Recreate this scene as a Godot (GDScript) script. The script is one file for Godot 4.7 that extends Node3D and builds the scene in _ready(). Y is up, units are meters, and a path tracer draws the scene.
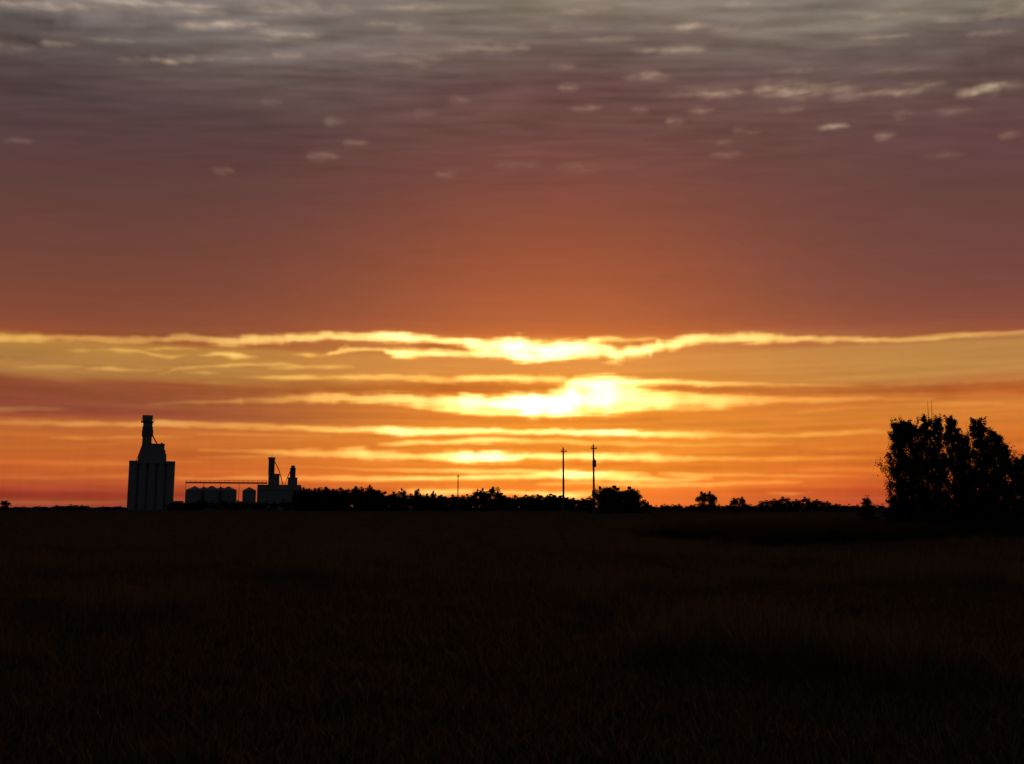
extends Node3D
# A prairie at sunset: a grain terminal and steel bins far off, a shelterbelt, power poles and a grove, under a breaking cloud deck.

# sky, all in degrees of azimuth (0 = -Z, to the right) and elevation, colours linear
# elevation at the sides, elevation in the middle, then colour to the left, round the sun, to the right
const SKY_ROWS := [
	[0,0,0.314,0.0545,0.0296,0.956,0.1946,0.0296,0.3916,0.0452,0.0273],
	[0.412,0.458,0.3419,0.0545,0.0252,0.956,0.2232,0.0296,0.4342,0.0513,0.0273],
	[0.797,0.886,0.3231,0.0395,0.0212,0.956,0.2159,0.0232,0.491,0.0612,0.0252],
	[1.403,1.56,0.491,0.0887,0.0252,0.956,0.2582,0.0252,0.5906,0.0976,0.0212],
	[2.176,2.421,0.6038,0.1274,0.0252,0.9301,0.2747,0.0252,0.6308,0.1221,0.0194],
	[3.173,3.531,0.5149,0.117,0.0232,0.9131,0.2831,0.0273,0.6172,0.1329,0.0194],
	[4.172,4.644,0.552,0.1441,0.0296,0.8963,0.2918,0.0296,0.6445,0.1683,0.0232],
	[4.839,5.387,0.4452,0.1119,0.0319,0.8796,0.2747,0.0273,0.6308,0.1878,0.0296],
	[5.284,5.884,0.2874,0.0648,0.0369,0.8632,0.2664,0.0273,0.6308,0.2016,0.0319],
	[6.398,7.125,0.2705,0.0723,0.0319,0.7991,0.2462,0.0296,0.5776,0.162,0.0343],
	[7.01,7.808,0.305,0.0844,0.0319,0.7991,0.2747,0.0369,0.5271,0.1878,0.0482],
	[7.4,8.243,0.4233,0.1812,0.0482,0.7913,0.2874,0.0482,0.5029,0.2232,0.0612],
	[7.901,8.801,0.4342,0.2016,0.0545,0.7758,0.2874,0.0578,0.491,0.2307,0.0612],
	[9.181,10.228,0.4678,0.2159,0.0482,0.7605,0.2705,0.0545,0.4793,0.2232,0.0612],
	[9.625,10.724,0.305,0.0802,0.0296,0.5906,0.15,0.0343,0.305,0.0802,0.0395],
	[10.403,11.59,0.2462,0.0685,0.0369,0.4793,0.1248,0.0395,0.2384,0.0685,0.0452],
	[12.616,14.054,0.1878,0.0612,0.0382,0.3813,0.0976,0.0395,0.1746,0.0612,0.0482],
	[15.358,17.101,0.15,0.0545,0.0409,0.2874,0.0802,0.0423,0.147,0.0578,0.0497],
	[18.061,20.095,0.117,0.0513,0.0452,0.2086,0.0685,0.0482,0.1248,0.0545,0.0513],
	[20.715,23.022,0.0976,0.0482,0.0482,0.1559,0.0648,0.0545,0.1221,0.0595,0.0578],
	[22.795,25.307,0.0887,0.0545,0.0545,0.1413,0.0666,0.0612,0.1274,0.0704,0.063],
	[24.328,26.984,0.107,0.0742,0.0685,0.1441,0.0865,0.0742,0.1329,0.0844,0.0742],
	[25.836,28.628,0.1384,0.107,0.0976,0.1812,0.1329,0.1095,0.15,0.1144,0.0976],
	[27.317,30.236,0.2307,0.1878,0.1683,0.2542,0.2051,0.159,0.2623,0.2159,0.1683],
	[30.193,33.342,0.1812,0.15,0.1441,0.2016,0.1683,0.1441,0.2086,0.1746,0.15]]
# lit edges and gaps of the cloud bars: azimuth, elevation, half thickness, strength
const BRIGHT_BARS := [
	[[-32.22,8.95,0.18,0.41],[-29.42,9.15,0.18,0.45],[-26.47,9.4,0.16,0.45],[-24.41,9.51,0.14,0.45],[-21.73,9.66,0.15,0.45],[-19.53,9.89,0.2,0.54],[-17.25,9.78,0.2,0.68],[-15.39,9.99,0.24,0.92],[-13.14,10.21,0.24,1.1],[-10.73,10.42,0.22,1.38],[-9.2,10.41,0.2,1.29],[-7.03,10.47,0.22,1.84],[-3.91,10.27,0.2,1.66],[-1.39,9.98,0.3,2.21],[0.5,9.86,0.4,2.58],[2.08,9.73,0.45,3.31],[3.96,9.78,0.4,2.76],[5.4,9.82,0.4,2.02],[6.64,9.49,0.3,2.02],[8.32,9.64,0.29,1.84],[9.74,9.97,0.29,1.66],[11.09,10.17,0.27,1.47],[13.02,10.19,0.24,1.29],[15.4,10.11,0.22,1.01],[17.6,9.94,0.17,0.81],[20.42,9.75,0.14,0.72],[23.13,9.54,0.12,0.59],[24.46,9.56,0.11,0.5],[25.76,9.6,0.12,0.5],[28.27,9.47,0.12,0.45],[29.73,9.51,0.12,0.41],[32.96,9.24,0.11,0.36]],
	[[-11.31,9.31,0.1,0.54],[-10.22,9.59,0.1,0.81],[-8.26,9.7,0.1,1.01],[-7.27,9.48,0.2,1.66],[-5.77,9.47,0.17,1.38],[-3.27,9.5,0.2,1.66],[-1.38,9.49,0.22,2.02],[1.13,9.3,0.25,2.58],[3.02,9.23,0.2,2.02],[4.58,9.33,0.1,0.92]],
	[[4.91,10.38,0.15,1.01],[6.28,10.36,0.12,0.81],[7.4,10.27,0.08,0.45],[8.95,10.36,0.08,0.54]],
	[[5.77,8.89,0.08,0.27],[6.26,8.94,0.12,0.81],[6.76,8.81,0.08,0.27]],
	[[-25.92,8.72,0.05,0.14],[-25.3,8.79,0.08,0.32],[-24.63,8.81,0.05,0.09]],
	[[-24.47,8.88,0.05,0.18],[-23.32,8.95,0.11,0.41],[-22.24,8.97,0.07,0.32],[-21.69,8.83,0.07,0.32],[-20.59,8.72,0.08,0.36],[-19.37,8.96,0.05,0.09]],
	[[-21.92,9.04,0.05,0.18],[-20.89,9.22,0.08,0.36],[-19.22,9.26,0.07,0.27]],
	[[-18.92,8.93,0.07,0.27],[-17.79,9.04,0.1,0.63],[-16.75,8.97,0.13,0.77],[-15.71,8.96,0.08,0.18]],
	[[-13.59,9.23,0.05,0.18],[-12.63,9.2,0.1,0.54],[-11.91,9.2,0.05,0.18]],
	[[-11.67,9.23,0.05,0.27],[-10.95,9.44,0.12,0.63],[-10.35,9.83,0.05,0.27]],
	[[-28.35,7.65,0.05,0.09],[-26.87,7.76,0.08,0.2],[-25.35,7.86,0.05,0.14]],
	[[-24.93,7.77,0.06,0.18],[-23.79,7.9,0.1,0.36],[-22.72,7.84,0.07,0.32],[-21.1,7.93,0.05,0.09]],
	[[-21.09,7.7,0.05,0.09],[-20,8.11,0.07,0.27],[-18.04,8.32,0.08,0.41],[-16.04,8.5,0.08,0.45],[-13.99,8.61,0.08,0.45],[-12.97,8.58,0.05,0.09]],
	[[-14.86,8.33,0.05,0.18],[-13.09,8.43,0.1,0.45],[-11.29,8.52,0.1,0.45],[-9.95,8.58,0.07,0.18]],
	[[-19.66,7.89,0.05,0.18],[-18.59,7.91,0.09,0.27],[-17.63,7.92,0.05,0.05]],
	[[-16.59,7.67,0.05,0.09],[-14.84,7.76,0.1,0.45],[-11.27,7.88,0.11,0.5],[-8.23,7.98,0.15,0.63],[-5.75,7.96,0.16,0.54],[-3.88,7.86,0.16,0.63],[-2.01,8.02,0.17,1.1],[-0.13,8.03,0.2,1.2],[2.07,7.93,0.22,1.01],[3.94,7.79,0.16,0.54]],
	[[-17.95,6.13,0.07,0.09],[-15.67,6.39,0.15,0.27],[-13.03,6.52,0.2,0.5],[-10.33,6.65,0.27,0.85],[-6.97,6.64,0.3,1.2],[-4.49,6.55,0.35,1.56],[-2.62,6.44,0.4,2.39],[-0.75,6.38,0.45,3.31],[1.12,6.38,0.5,3.86],[3,6.5,0.6,3.86],[4.56,6.67,0.69,3.31],[5.8,6.78,0.74,2.76],[7.22,6.7,0.69,2.12],[8.87,6.55,0.44,1.66],[10.99,6.45,0.34,1.29],[12.79,6.41,0.29,0.92],[14.85,6.41,0.2,0.54],[17.45,6.33,0.15,0.38],[20.8,6.26,0.11,0.27],[24.53,6.09,0.08,0.14]],
	[[3,7.37,0.2,0.72],[4.13,7.67,0.3,2.21],[5.38,7.65,0.3,2.21],[7.36,7.69,0.2,1.66],[9.2,7.65,0.16,1.29],[11.62,7.53,0.13,0.92],[14.01,7.4,0.1,0.45],[16.92,7.27,0.08,0.27],[20.84,7.02,0.05,0.09]],
	[[7.96,7.18,0.1,0.54],[9.79,6.9,0.13,0.63],[12.8,6.65,0.1,0.36]],
	[[-5.73,6.1,0.1,0.45],[-3.87,6,0.15,1.1],[-0.75,5.82,0.15,1.47],[2.99,5.75,0.15,1.47],[6.1,5.91,0.15,1.1],[8.56,6.07,0.15,0.63],[10.98,5.96,0.13,0.54],[13.37,5.91,0.08,0.18]],
	[[-31.03,5.21,0.09,0.14],[-28.2,5.36,0.1,0.18],[-26.73,5.43,0.08,0.11],[-25.72,5.47,0.05,0.02]],
	[[-21.55,5.94,0.07,0.09],[-19.08,6.15,0.1,0.2],[-16.53,6.24,0.1,0.18]],
	[[-31.43,4.39,0.13,0.18],[-28.15,4.59,0.14,0.22],[-25.42,4.65,0.12,0.32],[-22.83,4.74,0.12,0.32],[-20.4,4.82,0.14,0.45],[-18.46,4.82,0.16,0.38],[-15.9,4.83,0.17,0.38],[-13.57,4.76,0.13,0.54],[-11.19,4.74,0.13,0.72],[-9.08,4.71,0.15,1.01],[-6.94,4.67,0.2,1.75],[-4.47,4.69,0.17,1.66],[-1.37,4.71,0.15,1.75],[1.74,4.64,0.16,1.84],[4.22,4.63,0.17,2.02],[6.38,4.56,0.16,2.02],[8.52,4.5,0.15,1.38],[10.64,4.41,0.17,0.81],[12.73,4.35,0.13,0.45],[16.22,4.25,0.12,0.36],[19.05,4.28,0.11,0.29],[21.25,4.33,0.09,0.23],[23.12,4.33,0.05,0.09]],
	[[-26.53,3.83,0.05,0.11],[-25.37,3.86,0.07,0.2],[-23.83,3.91,0.06,0.14],[-23.05,3.99,0.06,0.22],[-20.91,4.05,0.07,0.23],[-19.27,4.09,0.05,0.09]],
	[[-18.72,4.28,0.07,0.14],[-15.3,4.3,0.1,0.18],[-11.18,4.25,0.1,0.09]],
	[[-8.15,3.86,0.08,0.36],[-6.31,3.94,0.12,0.92],[-4.16,4.02,0.12,1.1],[-1.99,4.15,0.17,1.47],[-0.12,4.15,0.15,1.01],[2.05,4.09,0.12,0.72],[4.84,3.95,0.1,0.45],[7.9,3.87,0.11,0.41],[10.92,3.77,0.11,0.31],[14.18,3.75,0.1,0.23],[16.78,3.74,0.07,0.11]],
	[[-18.68,3.35,0.07,0.16],[-16.13,3.33,0.1,0.23],[-13.52,3.28,0.13,0.45],[-11.45,3.22,0.23,0.68],[-9.95,3.27,0.32,1.06],[-8.13,3.19,0.29,1.01],[-6.3,3.14,0.2,1.29],[-4.15,3.12,0.21,1.38],[-2.48,3.07,0.26,2.39],[-1.36,3.01,0.3,3.31],[-0.25,3.1,0.25,2.21],[1.43,3.16,0.16,1.56],[3.59,3.16,0.18,1.56],[5.44,3.06,0.22,1.66],[7.89,3.01,0.21,1.2],[9.7,2.96,0.15,0.68],[12.39,2.91,0.12,0.45],[15.6,2.87,0.11,0.32],[18.99,2.87,0.1,0.23],[21.45,2.83,0.07,0.11]],
	[[-18.66,2.94,0.05,0.09],[-16.41,3,0.07,0.18],[-13.81,3.07,0.08,0.14]],
	[[-14.66,2.46,0.06,0.09],[-11.72,2.43,0.08,0.18],[-8.12,2.28,0.08,0.23],[-4.45,2.23,0.11,0.63],[-1.36,2.24,0.12,0.92],[1.73,2.17,0.13,1.01],[3.71,2.05,0.17,1.84],[5.18,2.04,0.15,1.56],[6.96,2.1,0.13,0.92],[8.35,2.03,0.08,0.27]],
	[[-19.71,1.64,0.07,0.14],[-15.79,1.74,0.11,0.27],[-12.3,1.77,0.13,0.41],[-9.31,1.72,0.12,0.54],[-6.28,1.77,0.13,1.2],[-3.52,1.8,0.13,1.2],[-0.74,1.87,0.14,1.1],[1.73,1.93,0.15,1.29],[3.89,1.93,0.16,1.38],[5.73,1.8,0.15,1.1],[7.86,1.7,0.15,0.92],[9.97,1.66,0.12,0.63],[12.06,1.77,0.08,0.27]],
	[[9.08,2.03,0.08,0.27],[10.58,1.96,0.12,0.54],[12.66,1.94,0.11,0.45],[15.56,1.89,0.1,0.32],[18.94,1.83,0.07,0.18],[20.85,1.75,0.05,0.05]],
	[[1.73,1.44,0.08,0.36],[4.19,1.5,0.1,0.54],[6.64,1.43,0.12,0.54],[9.37,1.36,0.12,0.59],[11.75,1.35,0.11,0.45],[14.1,1.45,0.1,0.38],[17.25,1.49,0.08,0.2]],
	[[15.52,0.85,0.05,0.14],[16.66,0.85,0.09,0.25],[17.9,0.9,0.05,0.09]],
	[[-6.88,1,0.1,0.36],[-5.05,0.94,0.15,0.81],[-2.9,0.95,0.15,0.81],[-0.74,0.95,0.12,0.72],[1.42,0.89,0.15,0.92],[3.57,0.7,0.2,1.2],[4.8,0.76,0.15,0.63],[6.63,0.64,0.1,0.18]],
	[[-31.29,2.39,0.09,0.07],[-26.55,2.44,0.11,0.09],[-22.45,2.52,0.1,0.09],[-18.65,2.65,0.1,0.09]],
	[[-31.23,1.54,0.09,0.05],[-26,1.68,0.1,0.09],[-22.41,1.78,0.1,0.09],[-19.16,1.71,0.1,0.09]],
	[[-30.9,3.24,0.09,0.05],[-27.58,3.3,0.09,0.07],[-23.55,3.47,0.1,0.05]],
	[[17.34,3.55,0.1,0.07],[20.12,3.43,0.11,0.09],[22.28,3.5,0.1,0.07]],
	[[17.28,2.2,0.1,0.09],[20.06,2.22,0.12,0.09],[22.74,2.12,0.1,0.07]],
	[[-30.7,0.34,0.09,0.09],[-25.92,0.3,0.09,0.11],[-22.59,0.31,0.07,0.09]],
	[[22.14,5.86,0.1,0.07],[26.04,5.74,0.12,0.13],[29.94,5.48,0.09,0.13],[32.67,5.33,0.09,0.09]],
	[[17.42,5.62,0.07,0.09],[20.23,5.76,0.07,0.13],[22.4,5.73,0.05,0.05]],
	[[20.71,4.46,0.1,0.03],[27.88,3.34,0.18,0.05],[30.71,3.25,0.18,0.05]]]
const DARK_BARS := [
	[[-32.01,6.16,0.47,0.12],[-26.29,6.45,0.45,0.12],[-21.59,6.81,0.4,0.14],[-17.14,7.11,0.36,0.2],[-13.05,7.31,0.33,0.3],[-6.98,7.35,0.31,0.4],[-3.88,7.36,0.28,0.45],[-0.13,7.38,0.24,0.45],[2.07,7.4,0.16,0.3],[3.13,7.43,0.06,0.05]],
	[[7.97,7.24,0.06,0.1],[9.8,7.21,0.18,0.35],[11.91,7.16,0.21,0.35],[13.99,7.04,0.19,0.32],[16.9,6.88,0.21,0.3],[20.27,6.75,0.23,0.35],[24.04,6.69,0.28,0.42],[27.1,6.6,0.3,0.45],[30,6.5,0.32,0.45],[32.74,6.32,0.31,0.4]],
	[[-31.93,5,0.21,0.14],[-27.21,5.18,0.22,0.16],[-23.12,5.3,0.2,0.16],[-18.77,5.52,0.23,0.14],[-15.35,5.56,0.24,0.1]],
	[[-15.92,5.42,0.18,0.08],[-8.18,5.58,0.25,0.08],[-4.48,5.37,0.25,0.06]],
	[[-31.62,0.7,0.21,0.16],[-27.42,0.62,0.22,0.2],[-23.91,0.59,0.25,0.24],[-21.29,0.65,0.23,0.2],[-16.89,0.85,0.18,0.1]],
	[[-31.73,2.17,0.13,0.12],[-27.52,2.26,0.14,0.14],[-26.04,2.23,0.08,0.05]],
	[[-24.5,2.04,0.11,0.08],[-23.21,2.06,0.14,0.14],[-21.36,2.08,0.11,0.08]],
	[[-20.32,3.08,0.12,0.1],[-18.94,3.11,0.12,0.14],[-16.69,3.09,0.09,0.1]],
	[[13.33,4.64,0.12,0.1],[15.08,4.61,0.14,0.18],[17.95,4.6,0.14,0.18],[20.18,4.65,0.14,0.14],[22.35,4.76,0.09,0.1]],
	[[17.33,3.31,0.12,0.1],[19.56,3.21,0.2,0.18],[22.26,3.1,0.17,0.14]],
	[[12.7,3.33,0.12,0.05],[15.61,3.28,0.18,0.12],[17.32,3.25,0.12,0.08]],
	[[11.45,0.99,0.12,0.08],[14.95,0.97,0.18,0.16],[18.91,1.01,0.23,0.14],[22.68,0.87,0.23,0.14]],
	[[-6.28,9.99,0.09,0.2],[-5.15,9.91,0.19,0.45],[-3.59,9.87,0.19,0.4],[-2.02,9.92,0.11,0.2]],
	[[0,9.61,0.06,0.1],[0.5,9.64,0.11,0.25],[1.13,9.67,0.06,0.1]],
	[[6.78,9.98,0.06,0.1],[8.02,10.01,0.18,0.5],[8.94,10.05,0.09,0.2]],
	[[-2.93,6.31,0.06,0.1],[-2,6.25,0.1,0.2],[-1.06,6.2,0.06,0.1]],
	[[-9.37,4.28,0.12,0.1],[-6.93,4.3,0.18,0.12],[-3.85,4.39,0.12,0.12],[2.98,3.53,0.19,0.1],[6.67,3.51,0.25,0.1]],
	[[2.54,2.73,0.06,0.12],[3.9,2.72,0.12,0.25],[6.05,2.65,0.15,0.25],[9.09,2.45,0.18,0.15],[12.67,2.36,0.18,0.1]],
	[[-29.44,9.48,0.08,0.12],[-23.9,9.83,0.11,0.16],[-18.98,10.16,0.12,0.14],[-13.16,10.63,0.12,0.1]],
	[[-5.72,5.42,0.12,0.06],[2.99,5.32,0.19,0.1],[9.15,5.32,0.18,0.1]],
	[[-2.6,2.54,0.12,0.08],[0.5,2.54,0.18,0.12],[2.97,2.6,0.12,0.1]],
	[[-21.16,9.09,0.06,0.06],[-10.69,8.9,0.24,0.02],[-8.24,8.9,0.25,0.04]],
	[[-32.15,8,0.26,0.06],[-27.91,8.46,0.27,0.08],[-25.9,8.49,0.22,0.06]]]
# thin places and thick places of the high deck: azimuth from, to, elevation from, to, half thickness, strength
const THIN_PATCHES := [
	[-31.66,-26.06,26.15,27.5,0.15,0.5],[-25.53,-18.7,27.54,28.82,0.15,0.55],[-21.02,-18.44,27.92,28.35,0.15,0.45],[-20.98,-17.92,27.25,27.75,0.16,0.5],[-18.88,-16.11,27.62,28.03,0.13,0.5],[-28.27,-26.66,24.96,25.32,0.13,0.35],
	[-26.04,-23.65,25.6,26.08,0.1,0.28],[-31,-29.03,24.22,24.69,0.2,0.25],[-24.25,-23.03,24.9,25.13,0.16,0.25],[-22.69,-20.19,25.15,25.58,0.16,0.45],[-20.42,-16.39,25.59,26.19,0.11,0.3],[-16.88,-10.63,28.7,29.45,0.31,0.35],
	[-16.45,-12.36,27.4,27.9,0.21,0.5],[-8.69,-4.37,29.56,29.84,0.16,0.4],[-9.45,-7.89,28.62,28.75,0.16,0.28],[-7.37,-5.93,28.54,28.63,0.27,0.28],[-15.18,-13.57,26.44,26.63,0.16,0.3],[-9.79,-7.86,26.97,27.12,0.14,0.28],
	[-3.75,0.2,27.57,27.69,0.22,0.35],[-7.33,-4.6,26.78,26.94,0.28,0.2],[-15.81,-14.83,23.8,23.92,0.17,0.2],[-11.89,-10.89,23.03,23.12,0.23,0.2],[-3.92,-2.75,24.69,24.74,0.23,0.2],[-6.24,-5.08,23.87,23.94,0.17,0.15],
	[2.92,6.21,29.71,29.65,0.16,0.35],[14.05,15.3,29.28,29.16,0.13,0.35],[2.64,3.96,28.77,28.76,0.22,0.22],[4.68,7.88,28.04,27.95,0.14,0.25],[10.73,12.76,28.42,28.27,0.16,0.42],[13.06,14.56,28.05,27.93,0.16,0.32],
	[7.99,9.21,27.25,27.2,0.11,0.3],[9.54,12.33,27.2,27.03,0.19,0.38],[-0.26,1.06,27.65,27.67,0.16,0.28],[7.57,10.01,25.83,25.73,0.22,0.36],[8.61,9.63,25.95,25.91,0.14,0.4],[10.11,15.1,24.82,24.48,0.22,0.25],
	[12.31,14.73,24.56,24.39,0.17,0.6],[15.6,16.56,24.6,24.51,0.33,0.35],[3.14,4.25,25.44,25.44,0.17,0.33],[3.91,5.73,24.23,24.2,0.17,0.28],[7.85,8.69,23.97,23.94,0.17,0.18],[10.07,10.95,23.16,23.12,0.17,0.4],
	[2.69,4.07,26.63,26.62,0.17,0.2],[15.96,21.25,24.41,23.84,0.33,0.5],[20.08,21.68,23.56,23.37,0.22,0.25],[22.03,24.9,23.54,23.15,0.13,0.42],[23.7,24.89,23.2,23.03,0.13,0.5],[24.38,26.26,23.61,23.32,0.21,0.28],
	[17.09,20.16,25.4,25.05,0.11,0.25],[22.1,25.51,24.71,24.2,0.1,0.26],[27.01,27.94,22.64,22.48,0.15,0.75],[27.75,29.01,22.71,22.49,0.2,0.6],[28.68,29.38,22.79,22.67,0.15,0.45],[29.38,30.27,22.6,22.44,0.15,0.28],
	[28.58,29.29,26.32,26.17,0.15,0.4],[29.22,32.4,26.55,25.86,0.38,0.35],[27.96,30.28,25.63,25.17,0.12,0.42],[21.4,22.82,26.52,26.32,0.1,0.28],[22.32,24.54,26.42,26.08,0.08,0.25],[22.39,24.83,27.54,27.15,0.1,0.22],
	[26.12,28.01,26.66,26.31,0.1,0.2],[19.3,20.8,22.01,21.85,0.16,0.6],[22.46,23.4,21.11,21,0.16,0.5],[23.63,24.61,22.08,21.95,0.21,0.2],[12.76,14.35,21.08,20.98,0.17,0.3],[13.15,14.01,21.74,21.69,0.17,0.2],
	[29.1,30.18,20.16,19.98,0.15,0.18],[25.06,27,19.69,19.43,0.16,0.15],[-29.91,-28.67,19.64,19.89,0.13,0.16],[-18.61,-17.61,19.69,19.81,0.17,0.25],[-12.94,-11.14,21,21.17,0.17,0.2],[-10.66,-9.4,21.92,22.02,0.15,0.24],
	[-4.84,-3.62,20.38,20.43,0.18,0.25],[-0.78,1.81,20.96,21,0.24,0.12],[3.1,5.68,20.76,20.74,0.24,0.12],[11.47,12.84,23.74,23.66,0.17,0.25],[14.22,15.74,22.33,22.21,0.17,0.2],[16.99,18.18,23.23,23.12,0.17,0.25],
	[26.01,27.57,21.96,21.72,0.16,0.18]]
const THICK_PATCHES := [
	[-30.63,-26.81,25.73,26.63,0.29,0.2],[-24.94,-20.72,26.97,27.77,0.25,0.14],[-31.53,-28.56,24.64,25.35,0.2,0.14],[-22.69,-21.21,26.88,27.15,0.21,0.12],[-11.85,-7.23,27.55,27.95,0.27,0.16],[-16.43,-13.72,26.83,27.17,0.16,0.14],
	[-14.4,-11.25,28.44,28.79,0.16,0.1],[5.8,9.69,28.32,28.17,0.27,0.08],[17.24,23.09,28.65,27.86,0.2,0.16],[16.61,20.19,28.12,27.69,0.21,0.12],[23.02,27.35,26.75,26.02,0.2,0.12],[20.68,27.28,26.06,25.04,0.26,0.14],
	[27.25,32.21,24.57,23.61,0.4,0.18],[26.85,29.92,26.35,25.76,0.1,0.14],[12.22,15.94,27.25,26.94,0.21,0.1],[-28.92,-23.65,23.22,24.28,0.51,0.08],[-13.67,-6.03,25.83,26.49,0.22,0.1],[18.19,29.1,23.21,21.73,0.21,0.08]]
const SUN_AZIMUTH := 3.0
const SUN_ELEVATION := 6.6

# x, z, height, width, shape
const BELT_TREES := [[-111.85,-499,12.62,5.95,3],[-104.54,-490,11.9,6.91,3],[-103.83,-518,13.32,8.43,3],[-89.37,-485,12.06,8.41,0],[-92.98,-553,14.4,8.39,3],[-77.23,-501,14.01,4.89,1],[-69.85,-495,10.95,6.98,0],[-66.94,-518,10.54,7.3,3],[-61.39,-518,12.48,5.06,0],[-60.29,-549,9.9,5.95,1],[-53.78,-531,12.47,4.61,3],[-46.76,-511,9.33,5.54,0],[-44.86,-534,11.39,4.05,0],[-36.62,-493,8.54,6.95,3],[-29.64,-483,8.4,7.33,0],[-26.45,-546,9.56,7.1,2],[-20.09,-518,11.93,5.62,0],[-16.71,-554,13.23,6.01,3],[-11,-537,13.74,7.57,3],[-4.96,-512,9.89,6.66,3],[1.11,-516,8.3,7.83,1],[8.29,-550,9.33,8.35,0],[13.52,-483,8.66,7.33,3],[20.87,-497,9.12,7.54,0],[27.72,-515,8.57,5.58,0],[35.37,-548,6.96,5.94,3],[39.23,-521,6.14,5.65,3],[-122.48,-560,13.2,7.89,0],[-115.84,-560,13.19,7.89,0],[-108,-560,13.06,7.89,3],[-98.94,-560,12.83,7.89,3],[-89.9,-560,13.04,7.89,0],[-83.25,-560,12.69,7.89,3]]
const BELT_BUSHES := [[-109.16,-479.95,10.6,7.29,3],[-104.14,-469.46,10.53,7.13,3],[-101.16,-479.02,10.77,7.27,5],[-95.45,-467.81,10.66,7.1,5],[-93.08,-473.44,10.73,7.19,3],[-90.13,-471.53,9.87,7.16,5],[-84.98,-464.29,9.13,7.05,3],[-85.69,-483.47,10.16,7.34,5],[-80.36,-475.69,10.44,7.22,5],[-77.7,-481.9,9.48,7.32,5],[-71.59,-466.59,9.36,7.08,3],[-70.03,-484.19,10.84,7.35,3],[-66.15,-476.47,9.88,7.23,5],[-60.57,-464.09,7.75,7.05,5],[-58.95,-472.4,7.62,7.17,3],[-53.1,-459,7.2,6.97,3],[-50.9,-475.38,7.58,7.22,5],[-46.79,-469.69,7.79,7.13,3],[-45.7,-483.9,7.36,7.35,5],[-39.96,-473.04,7.81,7.18,3],[-36.39,-466.07,7.7,7.08,3],[-32.51,-458.15,6.9,6.95,3],[-27.71,-458.94,7.06,6.97,3],[-25.92,-462.16,6.92,7.02,3],[-21.33,-457.91,7.1,6.95,3],[-19.48,-480.01,7.84,7.29,5],[-14.16,-457.4,6.63,6.94,3],[-11.29,-468.53,6.87,7.11,3],[-7.73,-483.73,8.35,7.34,5],[-3.85,-460.51,6.85,6.99,5],[-1.3,-457.57,6.83,6.95,3],[2.19,-463.76,7.94,7.04,5],[5.92,-463.71,7.19,7.04,3],[9.22,-459.68,6.72,6.98,3],[13.21,-473.68,7,7.19,3],[17.01,-482.82,6.92,7.33,3],[19.6,-477.6,7.62,7.25,3],[23.57,-465.23,7.72,7.06,3],[28.88,-484.13,7.08,7.35,3],[32.29,-482.11,6.77,7.32,3],[35.25,-481.51,6.53,7.31,5],[38.68,-477.36,6.77,7.25,3]]
const POLE_CLUMP := [[31.4,-310,7.99,5.38,3],[36.31,-312,8.36,6.09,3],[39.82,-308,7.78,4.68,3],[27.65,-292,4.97,4.43,5],[32.05,-292,5.28,4.43,5],[36.45,-292,5.28,4.43,5],[25.84,-300,6.02,2.93,1],[28.45,-300,8.43,5.2,0],[33.1,-304,8.91,6.26,3],[37.18,-300,8.49,5.86,3],[39.85,-296,6.75,4.17,0],[41.8,-290,4.17,2.2,5]]
const LONE_TREES := [[67.52,-330,7.4,3.58,3],[71.58,-334,7.58,3.62,3],[81.22,-340,5.32,3.32,3],[85.39,-345,5.75,2.99,0]]
const EAST_HEDGE := [[111.61,-410.13,4.98,5.34,0],[117.85,-416.52,5.7,5.42,3],[120.44,-411.48,6.53,5.35,0],[130.17,-427.56,5.57,5.56,3],[124.83,-394.54,6.33,4.28,0],[130.84,-400.1,5.33,4.77,3],[138.14,-409.09,4.53,4.88,0],[140.75,-404.07,3.42,3.94,0]]
const LOW_SHRUBS := [[49.59,-364.77,2.69,4.35,5],[57.39,-395.59,3.34,4.72,5],[58.13,-379.5,2.7,4.53,5],[63.89,-390.26,3.2,4.65,5],[65.08,-380.79,2.97,4.54,5],[70.18,-392.78,3.29,4.68,5],[69.01,-361.85,2.78,4.32,5],[70.77,-361.32,3.02,4.31,5],[78.69,-379.6,3.06,4.53,5],[80.17,-375.43,3.44,4.48,5],[82.69,-370.6,3.21,4.42,5],[85.54,-365.1,3.08,4.35,5],[93.5,-391.81,2.91,4.67,5],[94.5,-378.43,3.48,4.51,5],[99.69,-385.47,3.06,4.6,5],[95.82,-362.12,2.68,4.32,5],[102.73,-372.6,2.82,4.44,5],[103.07,-360.72,3.08,4.3,5],[111.7,-383.6,3.3,4.58,5],[110.41,-365.21,3.26,4.36,5],[122.65,-398.75,3.31,4.76,5],[116.17,-364.86,2.7,4.35,5],[127.51,-389.26,2.71,4.64,5],[126.35,-375.06,3.03,4.47,5],[130.52,-381.28,3.24,4.55,5],[134.11,-378.94,2.88,4.52,5],[137.22,-381.09,3.18,4.55,5],[138.78,-375.03,2.92,4.47,5],[149.67,-394.09,3.27,4.7,5],[146.02,-379.28,3.42,4.52,5],[147.47,-371.98,3.24,4.44,5]]
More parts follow.
